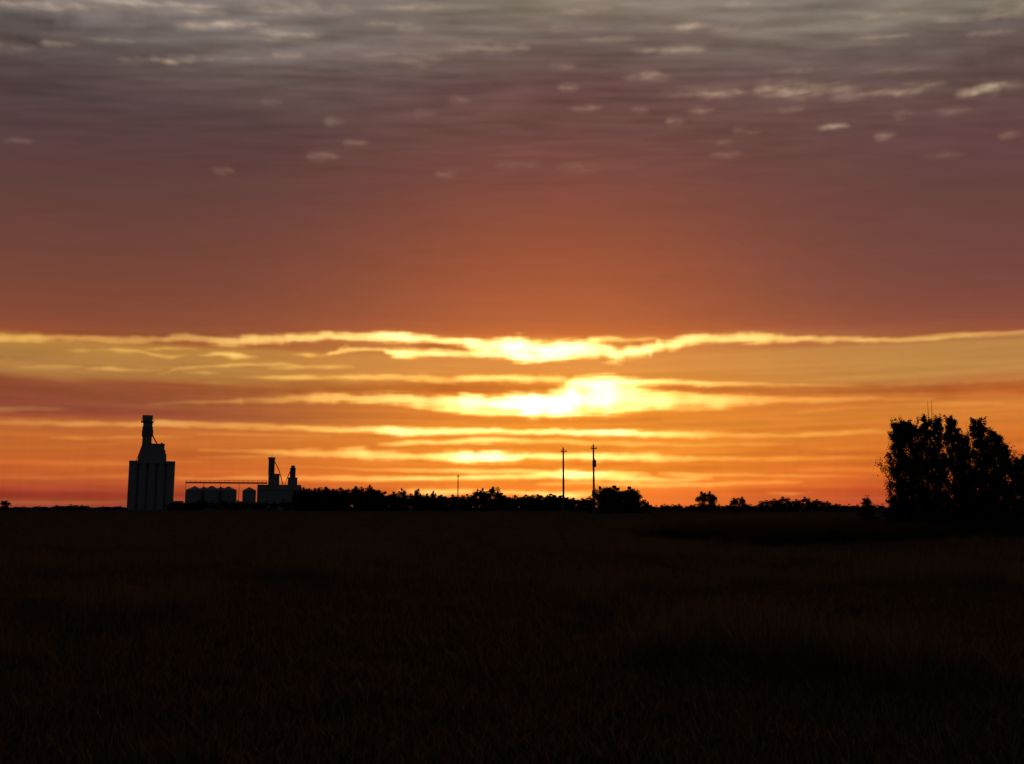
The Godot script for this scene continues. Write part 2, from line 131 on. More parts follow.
const YARD_SHRUBS := [[-216.7,-596.91,4.89,8.41,3],[-214.84,-608.04,5.59,8.57,3],[-200.05,-585.41,5.14,8.25,3],[-195.93,-587.5,6.89,8.28,5],[-196.86,-608.16,5.98,8.57,5],[-182.57,-587.06,6.39,8.28,5],[-178.77,-592.46,4.94,8.35,5],[-179.02,-606.63,6.48,8.55,3],[-173.52,-607.5,5.59,8.56,5],[-159.94,-584.09,5.16,8.23,3],[-161.8,-608.04,6.2,8.57,5],[-151.92,-597.86,5.25,8.43,5],[-143.23,-588.04,6.57,8.29,5],[-139.05,-587.16,5.91,8.28,5]]
const WEST_SHRUBS := [[-326.54,-600,6.3,6.51,3],[-302.53,-620,3.22,9.41,5],[-288.52,-610,3.97,9.92,5],[-285.88,-620,3.35,8.07,5],[-337,-640,2.59,12.49,5],[-324.63,-640,2.72,11.1,5],[-271.85,-620,2.82,10.76,5],[-253.41,-600,2.79,7.81,5]]
const GROVE := [[28.02,-65,7.97,3.1],[26.54,-63.5,7.83,2.07],[29.62,-66,8.36,2.29],[29.63,-64,8.3,1.94],[31.8,-66.5,8.48,2.16],[32.33,-64,7.95,2.78],[34.1,-65.5,7.31,2.41],[33.69,-63,6.14,2.19],[35.75,-64.5,5.33,2.66],[32.9,-67,7.22,2.32]]
const UNDERSTORY := [[25.43,-62.5,2.47,1.49],[26.12,-62,2.92,1.75],[27.53,-62.6,3.14,1.9],[28.46,-62,2.99,1.88],[29.9,-62.5,3.07,1.9],[30.88,-62,3.26,1.88],[32.32,-62.5,3,1.9],[32.88,-61.5,3.11,1.73],[34.25,-62,3.66,2.02]]

var rng := RandomNumberGenerator.new()
var counts := {}

func _ready():
	var camera := Camera3D.new()
	camera.name = "camera"
	camera.position = Vector3(0, 1.7, 0)
	camera.rotation_degrees.x = 7.75
	camera.fov = 45.0
	camera.near = 0.1
	camera.far = 30000.0
	add_child(camera)
	camera.current = true
	var env := Environment.new()
	env.background_mode = Environment.BG_SKY
	env.tonemap_mode = Environment.TONE_MAPPER_LINEAR
	env.tonemap_exposure = 1.0
	env.sdfgi_enabled = true
	env.ssao_enabled = true
	env.ssil_enabled = true
	var sky := Sky.new()
	sky.sky_material = make_sky()
	env.sky = sky
	var world := WorldEnvironment.new()
	world.name = "world_environment"
	world.environment = env
	add_child(world)
	var sun := DirectionalLight3D.new()
	sun.name = "sun"
	sun.rotation_degrees = Vector3(-SUN_ELEVATION, 180.0 - SUN_AZIMUTH, 0)
	sun.light_color = Color(1.0, 0.62, 0.32)
	sun.light_energy = 0.05
	sun.light_angular_distance = 10.0
	sun.shadow_enabled = true
	add_child(sun)
	make_materials()
	make_ground()
	make_terminal()
	make_bin_yard()
	make_poles()
	make_far_trees()
	make_grove()
	make_grass()

# ---------------------------------------------------------------- sky

var lut := []

func make_luts():
	for col in 3:
		var a := PackedColorArray()
		a.resize(2000)
		var e := 1 if col == 1 else 0
		var k := 0
		for i in 2000:
			var el := i * 0.02
			while k < SKY_ROWS.size() - 2 and el > SKY_ROWS[k + 1][e]:
				k += 1
			var r0: Array = SKY_ROWS[k]
			var r1: Array = SKY_ROWS[k + 1]
			var t := clampf((el - r0[e]) / maxf(r1[e] - r0[e], 0.001), 0.0, 1.0)
			var j := 2 + col * 3
			a[i] = Color(lerpf(r0[j], r1[j], t), lerpf(r0[j + 1], r1[j + 1], t), lerpf(r0[j + 2], r1[j + 2], t))
		lut.append(a)

var mottle := FastNoiseLite.new()
var band := FastNoiseLite.new()

func air(az: float, el: float) -> Color:
	var b := band.get_noise_2d(az * 0.9, el * 7.0)
	var e := el + b * 0.22 * smoothstep(0.0, 2.0, el)
	var i := clampi(int(e * 50.0), 0, 1999)
	var d := az - SUN_AZIMUTH
	var near := exp(-d * d / 210.0)
	var side: Color = lut[0][i].lerp(lut[2][i], smoothstep(-24.0, 24.0, az))
	var c: Color = side.lerp(lut[1][i], near)
	# away from the sunset the deck is dim and grey
	var up := sin(deg_to_rad(el))
	var dim := Color(0.029, 0.031, 0.04).lerp(Color(0.066, 0.074, 0.092), up)
	var turn := acos(clampf(cos(deg_to_rad(el)) * cos(deg_to_rad(d)), -1, 1)) * 180.0 / PI
	c = c.lerp(dim, smoothstep(30.0, 78.0, turn))
	# the broken deck, seen in perspective
	var t := tan(deg_to_rad(maxf(el, 4.0)))
	var ra := deg_to_rad(az)
	var u := sin(ra) / t
	var v := cos(ra) / t
	var n := mottle.get_noise_2d(u * 34.0, v * 170.0)
	var m := mottle.get_noise_2d(u * 9.0 + 300.0, v * 46.0 + 90.0)
	var w := 0.035 + 0.34 * smoothstep(17.0, 28.0, el)
	var f := 1.0 + w * (n * 0.9 + m * 0.8) + 0.05 * b + 0.16 * smoothstep(9.5, 7.5, el) * band.get_noise_2d(az * 0.55 + 90.0, el * 22.0)
	return Color(c.r * f, c.g * f * (1.0 + w * n * 0.12), c.b * f * (1.0 + w * n * 0.2))

func make_sky() -> PanoramaSkyMaterial:
	make_luts()
	mottle.seed = 11
	mottle.frequency = 0.1
	mottle.fractal_octaves = 4
	mottle.fractal_gain = 0.55
	band.seed = 5
	band.frequency = 0.12
	band.fractal_octaves = 3
	var w := 4096
	var h := 2048
	var px := 360.0 / w
	# whole sky, coarse
	var cw := 1024
	var ch := 256
	var coarse := Image.create_empty(cw, ch, false, Image.FORMAT_RGBF)
	for y in ch:
		var el := 90.0 - (y + 0.5) * 90.0 / ch
		for x in cw:
			coarse.set_pixel(x, y, air((x + 0.5) * 360.0 / cw - 180.0, el))
	coarse.resize(w, h / 2, Image.INTERPOLATE_BILINEAR)
	# the sunset side, fine
	var x0 := 2048 - 520
	var nx := 1040
	var ny := 400
	var a := PackedFloat32Array()
	a.resize(nx * ny * 3)
	var az0 := (x0 + 0.5) * px - 180.0
	for y in ny:
		var el := (y + 0.5) * px
		for x in nx:
			var c := air(az0 + x * px, el)
			var k := (y * nx + x) * 3
			a[k] = c.r; a[k + 1] = c.g; a[k + 2] = c.b
	for b in BRIGHT_BARS:
		lay_bar(a, nx, ny, az0, px, b, Vector3(0.7, 0.53, 0.065), false)
	for b in DARK_BARS:
		lay_bar(a, nx, ny, az0, px, b, Vector3(0.5, 0.8, 0.9), true)
	for p in THIN_PATCHES:
		lay_bar(a, nx, ny, az0, px, patch(p), Vector3(0.32, 0.28, 0.14), false, 1.0)
	for p in THICK_PATCHES:
		lay_bar(a, nx, ny, az0, px, patch(p), Vector3(1.4, 1.4, 1.3), true, 1.0)
	var whole := Image.create_empty(w, h, false, Image.FORMAT_RGBF)
	whole.fill(Color(0.03, 0.02, 0.018))
	whole.blit_rect(coarse, Rect2i(0, 0, w, h / 2), Vector2i.ZERO)
	var flipped := PackedFloat32Array()
	for y in ny:
		var r := ny - 1 - y
		flipped.append_array(a.slice(r * nx * 3, (r + 1) * nx * 3))
	var fine := Image.create_from_data(nx, ny, false, Image.FORMAT_RGBF, flipped.to_byte_array())
	whole.blit_rect(fine, Rect2i(0, 0, nx, ny), Vector2i(x0, h / 2 - ny))
	var m := PanoramaSkyMaterial.new()
	# a panorama's seam lies towards -Z: swap the halves
	var swapped := Image.create_empty(w, h, false, Image.FORMAT_RGBF)
	swapped.blit_rect(whole, Rect2i(w / 2, 0, w / 2, h), Vector2i.ZERO)
	swapped.blit_rect(whole, Rect2i(0, 0, w / 2, h), Vector2i(w / 2, 0))
	m.panorama = ImageTexture.create_from_image(swapped)
	return m

func patch(p: Array) -> Array:
	var grow: float = (p[1] - p[0]) * 0.18 + 0.15
	var mid := 0.35 + 0.3 * fposmod(p[2] * 7.3, 1.0)
	var out := []
	for k in [[0.0, 0.35, 0.0], [mid * 0.5, 0.9, 0.8], [mid, 1.0, 1.0], [0.5 + mid * 0.5, 0.8, 0.75], [1.0, 0.3, 0.0]]:
		out.append([lerpf(p[0] - grow, p[1] + grow, k[0]), lerpf(p[2], p[3], k[0]), p[4] * k[1], p[5] * k[2]])
	return out

func lay_bar(a: PackedFloat32Array, nx: int, ny: int, az0: float, px: float, pts: Array, tint: Vector3, darken: bool, soft := 0.0) -> void:
	var i0 := maxi(0, int((pts[0][0] - az0) / px) - 3)
	var i1 := mini(nx - 1, int((pts[-1][0] - az0) / px) + 3)
	var k := 0
	for x in range(i0, i1 + 1):
		var az := az0 + x * px
		while k < pts.size() - 2 and az > pts[k + 1][0]:
			k += 1
		var p: Array = pts[k]
		var q: Array = pts[k + 1]
		var t := clampf((az - p[0]) / maxf(q[0] - p[0], 0.001), 0.0, 1.0)
		t = lerpf(t, t * t * (3.0 - 2.0 * t), 0.6)
		var el := lerpf(p[1], q[1], t)
		var half := maxf(lerpf(p[2], q[2], t), 0.04)
		var power := lerpf(p[3], q[3], t)
		if az < pts[0][0]: power *= 1.0 - clampf((pts[0][0] - az) / (3.0 * px), 0, 1)
		if az > pts[-1][0]: power *= 1.0 - clampf((az - pts[-1][0]) / (3.0 * px), 0, 1)
		var wob := band.get_noise_2d(az * 2.6, el * 30.0)
		var wob2 := band.get_noise_2d(az * 1.7 + 400.0, el * 40.0)
		el += (wob * 0.5 + 0.2 * band.get_noise_2d(az * 8.0, el * 30.0 + 70.0)) * minf(half, 0.3)
		half *= 1.0 + wob2 * 0.4
		power *= 1.0 + wob2 * 0.4
		var j0 := maxi(0, int((el - half * 2.6) / px))
		var j1 := mini(ny - 1, int((el + half * 2.6) / px) + 1)
		for y in range(j0, j1 + 1):
			var e := (y + 0.5) * px
			var d := (e - el) / half
			d += 0.6 * band.get_noise_2d(az * 2.4, e * 40.0)
			var s := d * d
			var g := power * exp(-0.75 * s * (lerpf(0.55, 1.0, soft) + lerpf(0.45, 0.0, soft) * s))
			var n := (y * nx + x) * 3
			if darken:
				a[n] *= maxf(0.1, 1.0 - g * tint.x)
				a[n + 1] *= maxf(0.1, 1.0 - g * tint.y)
				a[n + 2] *= maxf(0.1, 1.0 - g * tint.z)
			else:
				if soft > 0.0:
					g *= clampf(0.85 + 1.1 * mottle.get_noise_2d(az * 5.0, e * 22.0), 0.0, 1.6)
				a[n] += g * tint.x
				a[n + 1] += g * tint.y * (0.76 + 0.24 * minf(g, 1.0))
				a[n + 2] += g * tint.z * (1.0 + (0.2 if soft > 0.0 else 1.2) * g)

# ---------------------------------------------------------------- helpers

func numbered(called: String) -> String:
	if not counts.has(called):
		counts[called] = 0
		return called
	counts[called] += 1
	return "%s_%03d" % [called, counts[called]]

func tag(o: Node, label: String, category: String, group := "") -> void:
	o.set_meta("label", label)
	o.set_meta("category", category)
	if group: o.set_meta("group", group)

func thing(called: String, at: Vector3, turn: float, label: String, category: String, group := "") -> Node3D:
	var o := Node3D.new()
	o.name = numbered(called)
	add_child(o)
	o.position = at
	o.rotation_degrees.y = turn
	tag(o, label, category, group)
	return o

func part(called: String, mesh: Mesh, material: Material, parent: Node, at := Vector3.ZERO) -> MeshInstance3D:
	var o := MeshInstance3D.new()
	o.name = called
	o.mesh = mesh
	o.material_override = material
	o.position = at
	parent.add_child(o, true)
	return o

func start() -> SurfaceTool:
	var st := SurfaceTool.new()
	st.begin(Mesh.PRIMITIVE_TRIANGLES)
	st.set_smooth_group(-1)
	return st

func quad(st: SurfaceTool, a: Vector3, b: Vector3, c: Vector3, d: Vector3) -> void:
	for v in [a, b, c, a, c, d]:
		st.add_vertex(v)

func add_box(st: SurfaceTool, lo: Vector3, hi: Vector3) -> void:
	var v := []
	for i in 8:
		v.append(Vector3(hi.x if i & 1 else lo.x, hi.y if i & 2 else lo.y, hi.z if i & 4 else lo.z))
	for f in [[0, 2, 3, 1], [4, 5, 7, 6], [0, 4, 6, 2], [1, 3, 7, 5], [2, 6, 7, 3], [0, 1, 5, 4]]:
		quad(st, v[f[3]], v[f[2]], v[f[1]], v[f[0]])

func boxed(lo: Vector3, hi: Vector3) -> ArrayMesh:
	var st := start()
	add_box(st, lo, hi)
	return done(st)

func done(st: SurfaceTool) -> ArrayMesh:
	st.generate_normals()
	return st.commit()

func add_tube(st: SurfaceTool, path: Array, radii: Array, sides := 8, caps := true) -> void:
	var rings := []
	for i in path.size():
		var dir: Vector3 = (path[mini(i + 1, path.size() - 1)] - path[maxi(i - 1, 0)]).normalized()
		var across := dir.cross(Vector3.UP if absf(dir.y) < 0.95 else Vector3.RIGHT).normalized()
		var over := across.cross(dir)
		var ring := []
		for k in sides:
			var g := TAU * k / sides
			ring.append(path[i] + (across * cos(g) + over * sin(g)) * radii[i])
		rings.append(ring)
	for i in path.size() - 1:
		for k in sides:
			var n := (k + 1) % sides
			quad(st, rings[i][k], rings[i][n], rings[i + 1][n], rings[i + 1][k])
	if caps:
		for e in [0, path.size() - 1]:
			for k in sides:
				for v in [path[e], rings[e][k], rings[e][(k + 1) % sides]]:
					st.add_vertex(v)

func tube(path: Array, radii: Array, sides := 8) -> ArrayMesh:
	var st := start()
	add_tube(st, path, radii, sides)
	return done(st)

# a turned shape: profile of (radius, height)
func lathe(profile: Array, sides := 24) -> ArrayMesh:
	var st := start()
	for i in profile.size() - 1:
		for k in sides:
			var g0 := TAU * k / sides
			var g1 := TAU * (k + 1) / sides
			var p: Vector2 = profile[i]
			var q: Vector2 = profile[i + 1]
			quad(st, Vector3(p.x * cos(g0), p.y, p.x * sin(g0)), Vector3(p.x * cos(g1), p.y, p.x * sin(g1)), Vector3(q.x * cos(g1), q.y, q.x * sin(g1)), Vector3(q.x * cos(g0), q.y, q.x * sin(g0)))
	return done(st)

# ---------------------------------------------------------------- materials

var mat := {}

func noise_texture(seed_: int, freq: float, dark: Color, light: Color, size := 512, normal := false) -> NoiseTexture2D:
	var n := FastNoiseLite.new()
	n.seed = seed_
	n.frequency = freq
	n.fractal_octaves = 5
	var t := NoiseTexture2D.new()
	t.width = size
	t.height = size
	t.seamless = true
	t.noise = n
	if normal:
		t.as_normal_map = true
		t.bump_strength = 6.0
	else:
		var g := Gradient.new()
		g.set_color(0, dark.linear_to_srgb())
		g.set_color(1, light.linear_to_srgb())
		t.color_ramp = g
	return t

func surface(called: String, dark: Color, light: Color, tile: float, rough: float, freq := 0.02, metal := 0.0) -> StandardMaterial3D:
	var m := StandardMaterial3D.new()
	m.albedo_texture = noise_texture(hash(called) % 1000, freq, dark, light)
	m.uv1_triplanar = true
	m.uv1_world_triplanar = true
	m.uv1_scale = Vector3.ONE / tile
	m.roughness = rough
	m.metallic = metal
	m.metallic_specular = 0.2
	mat[called] = m
	return m

func make_materials() -> void:
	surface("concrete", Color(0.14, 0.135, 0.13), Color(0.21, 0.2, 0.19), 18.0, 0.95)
	surface("galvanised", Color(0.13, 0.13, 0.13), Color(0.2, 0.2, 0.2), 9.0, 0.7)
	surface("painted_steel", Color(0.08, 0.075, 0.075), Color(0.13, 0.12, 0.12), 6.0, 0.75)
	surface("weathered_wood", Color(0.06, 0.045, 0.035), Color(0.12, 0.095, 0.075), 1.5, 0.95)
	surface("porcelain", Color(0.1, 0.06, 0.045), Color(0.14, 0.085, 0.06), 1.0, 0.5)
	surface("bark", Color(0.035, 0.028, 0.022), Color(0.08, 0.066, 0.054), 0.8, 0.95)
	for s in 3:
		var m := StandardMaterial3D.new()
		var c: Color = [Color(0.045, 0.052, 0.022), Color(0.058, 0.052, 0.024), Color(0.038, 0.048, 0.022)][s]
		m.albedo_color = c.linear_to_srgb()
		m.roughness = 0.9
		m.metallic_specular = 0.2
		mat["leaf_%d" % s] = m
	var soil := surface("soil", Color(0.04, 0.032, 0.026), Color(0.08, 0.064, 0.05), 60.0, 1.0, 0.012)
	soil.metallic_specular = 0.0
	soil.detail_enabled = true
	soil.detail_blend_mode = BaseMaterial3D.BLEND_MODE_MUL
	soil.detail_albedo = noise_texture(77, 0.05, Color(0.35, 0.34, 0.33), Color(1, 1, 1))
	soil.detail_uv_layer = BaseMaterial3D.DETAIL_UV_2
	soil.uv2_triplanar = true
	soil.uv2_world_triplanar = true
	soil.uv2_scale = Vector3.ONE / 7.0
	soil.normal_enabled = true
	soil.normal_texture = noise_texture(31, 0.08, Color.BLACK, Color.WHITE, 512, true)
	for g in [["dry_grass", Color(0.155, 0.155, 0.135)], ["weeds", Color(0.05, 0.043, 0.024)]]:
		var m := StandardMaterial3D.new()
		m.albedo_color = Color.WHITE
		m.albedo_color = (g[1] as Color).linear_to_srgb()
		m.roughness = 1.0
		m.metallic_specular = 0.0
		mat[g[0]] = m

# ---------------------------------------------------------------- ground

func make_ground() -> void:
	var st := start()
	var steps := [-14000.0, -4000.0, -1500.0, -600.0, -250.0, -100.0, -40.0, -15.0, 0.0, 15.0, 40.0, 100.0, 250.0, 600.0, 1500.0, 4000.0, 14000.0]
	for i in steps.size() - 1:
		for j in steps.size() - 1:
			quad(st, Vector3(steps[i], 0, steps[j]), Vector3(steps[i + 1], 0, steps[j]), Vector3(steps[i + 1], 0, steps[j + 1]), Vector3(steps[i], 0, steps[j + 1]))
	var o := part("ground", done(st), mat.soil, self)
	o.set_meta("kind", "structure")
	o.set_meta("label", "wide flat prairie field in near darkness")

# ---------------------------------------------------------------- grain terminal

func make_terminal() -> void:
	var t := thing("grain_terminal", Vector3(-249.2, 0, -640), 21.28, "tall concrete grain terminal with stepped headhouse and slim top tower", "grain elevator")
	# two rows of silos, five wide
	var r := 2.95
	var silo := lathe([Vector2(0, 0), Vector2(r, 0), Vector2(r, 31.6), Vector2(0, 31.6)], 28)
	for row in 3:
		for k in 5:
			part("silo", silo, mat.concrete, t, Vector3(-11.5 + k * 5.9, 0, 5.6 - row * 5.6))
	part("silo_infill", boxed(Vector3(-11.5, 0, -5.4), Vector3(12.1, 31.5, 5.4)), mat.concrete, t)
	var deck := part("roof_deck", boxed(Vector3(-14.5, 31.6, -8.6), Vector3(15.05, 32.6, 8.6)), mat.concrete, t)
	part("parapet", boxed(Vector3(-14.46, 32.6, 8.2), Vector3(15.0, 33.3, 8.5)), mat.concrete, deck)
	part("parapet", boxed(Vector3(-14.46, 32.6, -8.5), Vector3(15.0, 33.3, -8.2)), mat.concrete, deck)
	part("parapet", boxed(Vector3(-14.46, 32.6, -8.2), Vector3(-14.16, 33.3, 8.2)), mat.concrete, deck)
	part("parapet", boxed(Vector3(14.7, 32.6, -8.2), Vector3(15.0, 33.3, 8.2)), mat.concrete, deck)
	# headhouse: a gallery with a slanted flank, and a taller block beside it
	var st := start()
	var poly := [Vector2(-9.2, 32.6), Vector2(9.3, 32.6), Vector2(9.0, 38.5), Vector2(8.4, 38.5), Vector2(8.4, 41.0), Vector2(-6.6, 43.2), Vector2(-9.2, 37.0)]
	var tri := Geometry2D.triangulate_polygon(PackedVector2Array(poly))
	for i in range(0, tri.size(), 3):
		for k in 3:
			var p: Vector2 = poly[tri[i + k]]
			st.add_vertex(Vector3(p.x, p.y, 5.5))
		for k in 3:
			var p: Vector2 = poly[tri[i + 2 - k]]
			st.add_vertex(Vector3(p.x, p.y, -5.5))
	for i in poly.size():
		var p: Vector2 = poly[i]
		var q: Vector2 = poly[(i + 1) % poly.size()]
		quad(st, Vector3(p.x, p.y, 5.5), Vector3(q.x, q.y, 5.5), Vector3(q.x, q.y, -5.5), Vector3(p.x, p.y, -5.5))
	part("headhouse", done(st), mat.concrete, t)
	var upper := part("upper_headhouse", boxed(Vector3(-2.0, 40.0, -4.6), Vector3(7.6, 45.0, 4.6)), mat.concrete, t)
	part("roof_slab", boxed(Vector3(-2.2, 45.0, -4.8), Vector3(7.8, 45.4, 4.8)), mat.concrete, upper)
	part("vent", boxed(Vector3(5.0, 45.4, -1.0), Vector3(6.4, 46.3, 1.0)), mat.galvanised, upper)
	# the leg tower on top
	part("leg_tower", boxed(Vector3(-7.0, 42.0, -2.9), Vector3(-0.9, 60.2, 2.9)), mat.galvanised, t)
	part("belt_housing", boxed(Vector3(-7.5, 50.6, -3.3), Vector3(-0.2, 54.8, 3.3)), mat.painted_steel, t)
	part("belt_housing", boxed(Vector3(-7.3, 54.8, -3.1), Vector3(-0.5, 57.0, 3.1)), mat.painted_steel, t)
	part("machine_platform", boxed(Vector3(-8.4, 60.2, -3.6), Vector3(-0.2, 60.9, 3.6)), mat.painted_steel, t)
	var cap := part("drive_house", boxed(Vector3(-7.4, 60.9, -2.6), Vector3(-1.2, 63.6, 2.6)), mat.galvanised, t)
	part("roof", tube([Vector3(-7.7, 63.8, 0), Vector3(-0.9, 63.8, 0)], [1.9, 1.9], 3), mat.painted_steel, cap)
	part("mast", tube([Vector3(-4.4, 64, 0), Vector3(-4.4, 67.0, 0)], [0.12, 0.08], 6), mat.painted_steel, cap)
	for s in [[-8.2, 3.5], [-4.3, 3.5], [-0.4, 3.5], [-8.2, -3.5], [-0.4, -3.5]]:
		part("railing_post", tube([Vector3(s[0], 60.9, s[1]), Vector3(s[0], 61.9, s[1])], [0.08, 0.08], 6), mat.painted_steel, t)
	part("railing", tube([Vector3(-8.2, 61.9, 3.5), Vector3(-0.4, 61.9, 3.5)], [0.07, 0.07], 6), mat.painted_steel, t)
	part("spout", tube([Vector3(-1.2, 53.0, 0), Vector3(0.8, 48.6, 0.3), Vector3(3.0, 45.2, 0.5)], [0.45, 0.4, 0.4], 8), mat.galvanised, t)
	part("spout", tube([Vector3(-6.6, 45.0, 1.0), Vector3(-8.2, 39.5, 1.5), Vector3(-10.4, 32.8, 2.0)], [0.35, 0.3, 0.3], 8), mat.galvanised, t)
	part("receiving_shed", boxed(Vector3(15.3, 0, -5.0), Vector3(21.5, 6.2, 5.0)), mat.galvanised, t)

func make_bin_yard() -> void:
	var c := Vector3(-247.32, 0, -800)
	var turn := 17.18
	var b := Basis(Vector3.UP, deg_to_rad(turn))
	for i in 6:
		var lx: float = [-24.7, -10.9, 2.8, 20.2, -17.6, -3.6][i]
		var r: float = [7.0, 6.9, 6.9, 5.6, 6.6, 6.6][i]
		var e: float = [16.6, 16.9, 16.5, 16.2, 16.4, 16.4][i]
		var a: float = [19.2, 19.6, 19.2, 18.6, 19.0, 19.0][i]
		var o := thing("grain_bin", c + b * Vector3(lx, 0, 0 if i < 4 else -12.5), turn,
			"round corrugated steel grain bin with cone roof below the overhead catwalk" if i < 3 else "narrow steel grain bin standing apart beside the elevator shed" if i == 3 else "steel grain bin in the rear row, showing between the front bins", "grain bin", "steel grain bins beside the terminal")
		var prof := [Vector2(r, 0)]
		var n := 24
		for k in n:
			prof.append(Vector2(r + (0.08 if k % 2 else 0.0), e * (k + 1) / n))
		part("wall", lathe(prof, 28), mat.galvanised, o)
		var roof := part("roof", lathe([Vector2(r + 0.35, e - 0.1), Vector2(0.9, a), Vector2(0.9, a + 0.5), Vector2(0, a + 0.6)], 28), mat.galvanised, o)
		for k in 10:
			var g := TAU * k / 10.0
			part("roof_rib", tube([Vector3(r * cos(g), e + 0.25, r * sin(g)), Vector3(0.9 * cos(g), a + 0.12, 0.9 * sin(g))], [0.09, 0.09], 4), mat.galvanised, roof)
		part("door", boxed(Vector3(-0.6, 0.4, r + 0.09), Vector3(0.6, 2.4, r + 0.2)), mat.painted_steel, o)
	# conveyor catwalk on trestles over the bins
	var w := thing("conveyor_catwalk", c + b * Vector3(0, 0, 0), turn, "long overhead conveyor catwalk on trestle legs above the steel bins", "catwalk")
	part("conveyor", boxed(Vector3(-32.4, 22.5, -0.6), Vector3(35.0, 23.5, 0.6)), mat.galvanised, w)
	for s in [-0.9, 0.9]:
		part("handrail", tube([Vector3(-32.4, 24.9, s), Vector3(35.0, 24.9, s)], [0.1, 0.1], 6), mat.painted_steel, w)
		part("walkway_beam", boxed(Vector3(-32.4, 22.1, s - 0.2), Vector3(35.0, 22.4, s + 0.2)), mat.painted_steel, w)
		for k in 18:
			var x := -32.2 + k * 3.92
			part("railing_post", tube([Vector3(x, 22.4, s), Vector3(x, 24.9, s)], [0.09, 0.09], 5), mat.painted_steel, w)
	for x in [-32.0, -17.6, -3.8, 11.5, 27.0]:
		for s in [-1.0, 1.0]:
			part("trestle_leg", tube([Vector3(x, 0, s * 2.2), Vector3(x, 22.1, s)], [0.22, 0.18], 6), mat.painted_steel, w)
	# the older elevator with two leg towers
	var e := thing("country_elevator", c + b * Vector3(45.5, 0, -4), turn, "older grain elevator shed carrying two slim leg towers", "grain elevator")
	part("shed_wall", boxed(Vector3(-18.0, 0, -7), Vector3(18.5, 17.5, 7)), mat.galvanised, e)
	var st := start()
	for s in [1.0, -1.0]:
		quad(st, Vector3(-18.4, 17.3, 7.4 * s), Vector3(18.9, 17.3, 7.4 * s), Vector3(18.9, 21.6, 0), Vector3(-18.4, 21.6, 0))
	for x in [-18.0, 18.5]:
		for v in [Vector3(x, 17.5, 7), Vector3(x, 21.4, 0), Vector3(x, 17.5, -7)]:
			st.add_vertex(v)
	part("shed_roof", done(st), mat.painted_steel, e)
	part("cupola", boxed(Vector3(-9.4, 17.0, -3.6), Vector3(-0.2, 30.6, 3.6)), mat.galvanised, e)
	part("cupola_roof", boxed(Vector3(-9.7, 30.6, -3.9), Vector3(0.1, 31.1, 3.9)), mat.painted_steel, e)
	var tw := part("leg_tower", boxed(Vector3(-9.7, 31.1, -2.4), Vector3(-4.6, 43.6, 2.4)), mat.painted_steel, e)
	part("tower_head", boxed(Vector3(-10.1, 43.6, -2.7), Vector3(-4.2, 45.6, 2.7)), mat.galvanised, tw)
	part("mast", tube([Vector3(-7.0, 45.6, 0), Vector3(-7.0, 48.4, 0)], [0.14, 0.1], 6), mat.painted_steel, tw)
	part("cupola", boxed(Vector3(7.4, 17.0, -3.4), Vector3(15.2, 27.6, 3.4)), mat.galvanised, e)
	part("cupola_roof", boxed(Vector3(7.1, 27.6, -3.7), Vector3(15.5, 28.0, 3.7)), mat.painted_steel, e)
	var tx := part("leg_tower", boxed(Vector3(9.0, 28.0, -2.0), Vector3(13.6, 36.6, 2.0)), mat.painted_steel, e)
	part("tower_head", boxed(Vector3(9.8, 36.6, -1.8), Vector3(12.9, 38.6, 1.8)), mat.galvanised, tx)
	part("spout", tube([Vector3(9.2, 33.5, 0), Vector3(6.4, 27.0, 0), Vector3(4.5, 20.0, 0)], [0.4, 0.35, 0.35], 8), mat.galvanised, e)
	part("spout", tube([Vector3(-4.6, 42.0, 0), Vector3(-0.5, 34.0, 0), Vector3(3.5, 20.5, 0)], [0.4, 0.35, 0.35], 8), mat.galvanised, e)

# ---------------------------------------------------------------- power poles

func make_poles() -> void:
	power_pole(Vector3(11.0, 0, -125), 10.1, true, 12.0, "wooden power pole with transformer beside the round tree clump")
	power_pole(Vector3(7.3, 0, -132), 10.1, false, 14.0, "plain wooden power pole with short crossarm, without transformer")
	power_pole(Vector3(-14.05, 0, -241), 10.1, false, 12.0, "distant wooden power pole rising thinly above the shelterbelt hedge")

func power_pole(at: Vector3, h: float, can: bool, turn: float, label: String) -> void:
	var o := thing("power_pole", at, turn, label, "power pole", "power poles of one line")
	part("pole", tube([Vector3(0, -0.3, 0), Vector3(0.02, h * 0.5, 0), Vector3(0.03, h, 0)], [0.16, 0.14, 0.11], 10), mat.weathered_wood, o)
	part("crossarm", boxed(Vector3(-0.4, h - 0.55, 0.13), Vector3(0.46, h - 0.43, 0.25)), mat.weathered_wood, o)
	for x in [-0.33, 0.38]:
		part("insulator", lathe([Vector2(0.02, 0), Vector2(0.06, 0.03), Vector2(0.045, 0.08), Vector2(0.06, 0.12), Vector2(0.03, 0.2), Vector2(0, 0.21)], 10), mat.porcelain, o, Vector3(x, h - 0.4, 0.19))
	part("insulator", lathe([Vector2(0.02, 0), Vector2(0.06, 0.03), Vector2(0.045, 0.08), Vector2(0.06, 0.12), Vector2(0.03, 0.2), Vector2(0, 0.21)], 10), mat.porcelain, o, Vector3(0.03, h, 0))
	if can:
		var d := part("transformer", lathe([Vector2(0, 0), Vector2(0.24, 0.0), Vector2(0.26, 0.06), Vector2(0.26, 0.85), Vector2(0.2, 0.95), Vector2(0, 0.98)], 16), mat.galvanised, o, Vector3(0.0, 7.1, 0.42))
		part("bushing", tube([Vector3(0.08, 0.95, 0), Vector3(0.1, 1.2, 0)], [0.04, 0.03], 6), mat.porcelain, d)

# ---------------------------------------------------------------- trees

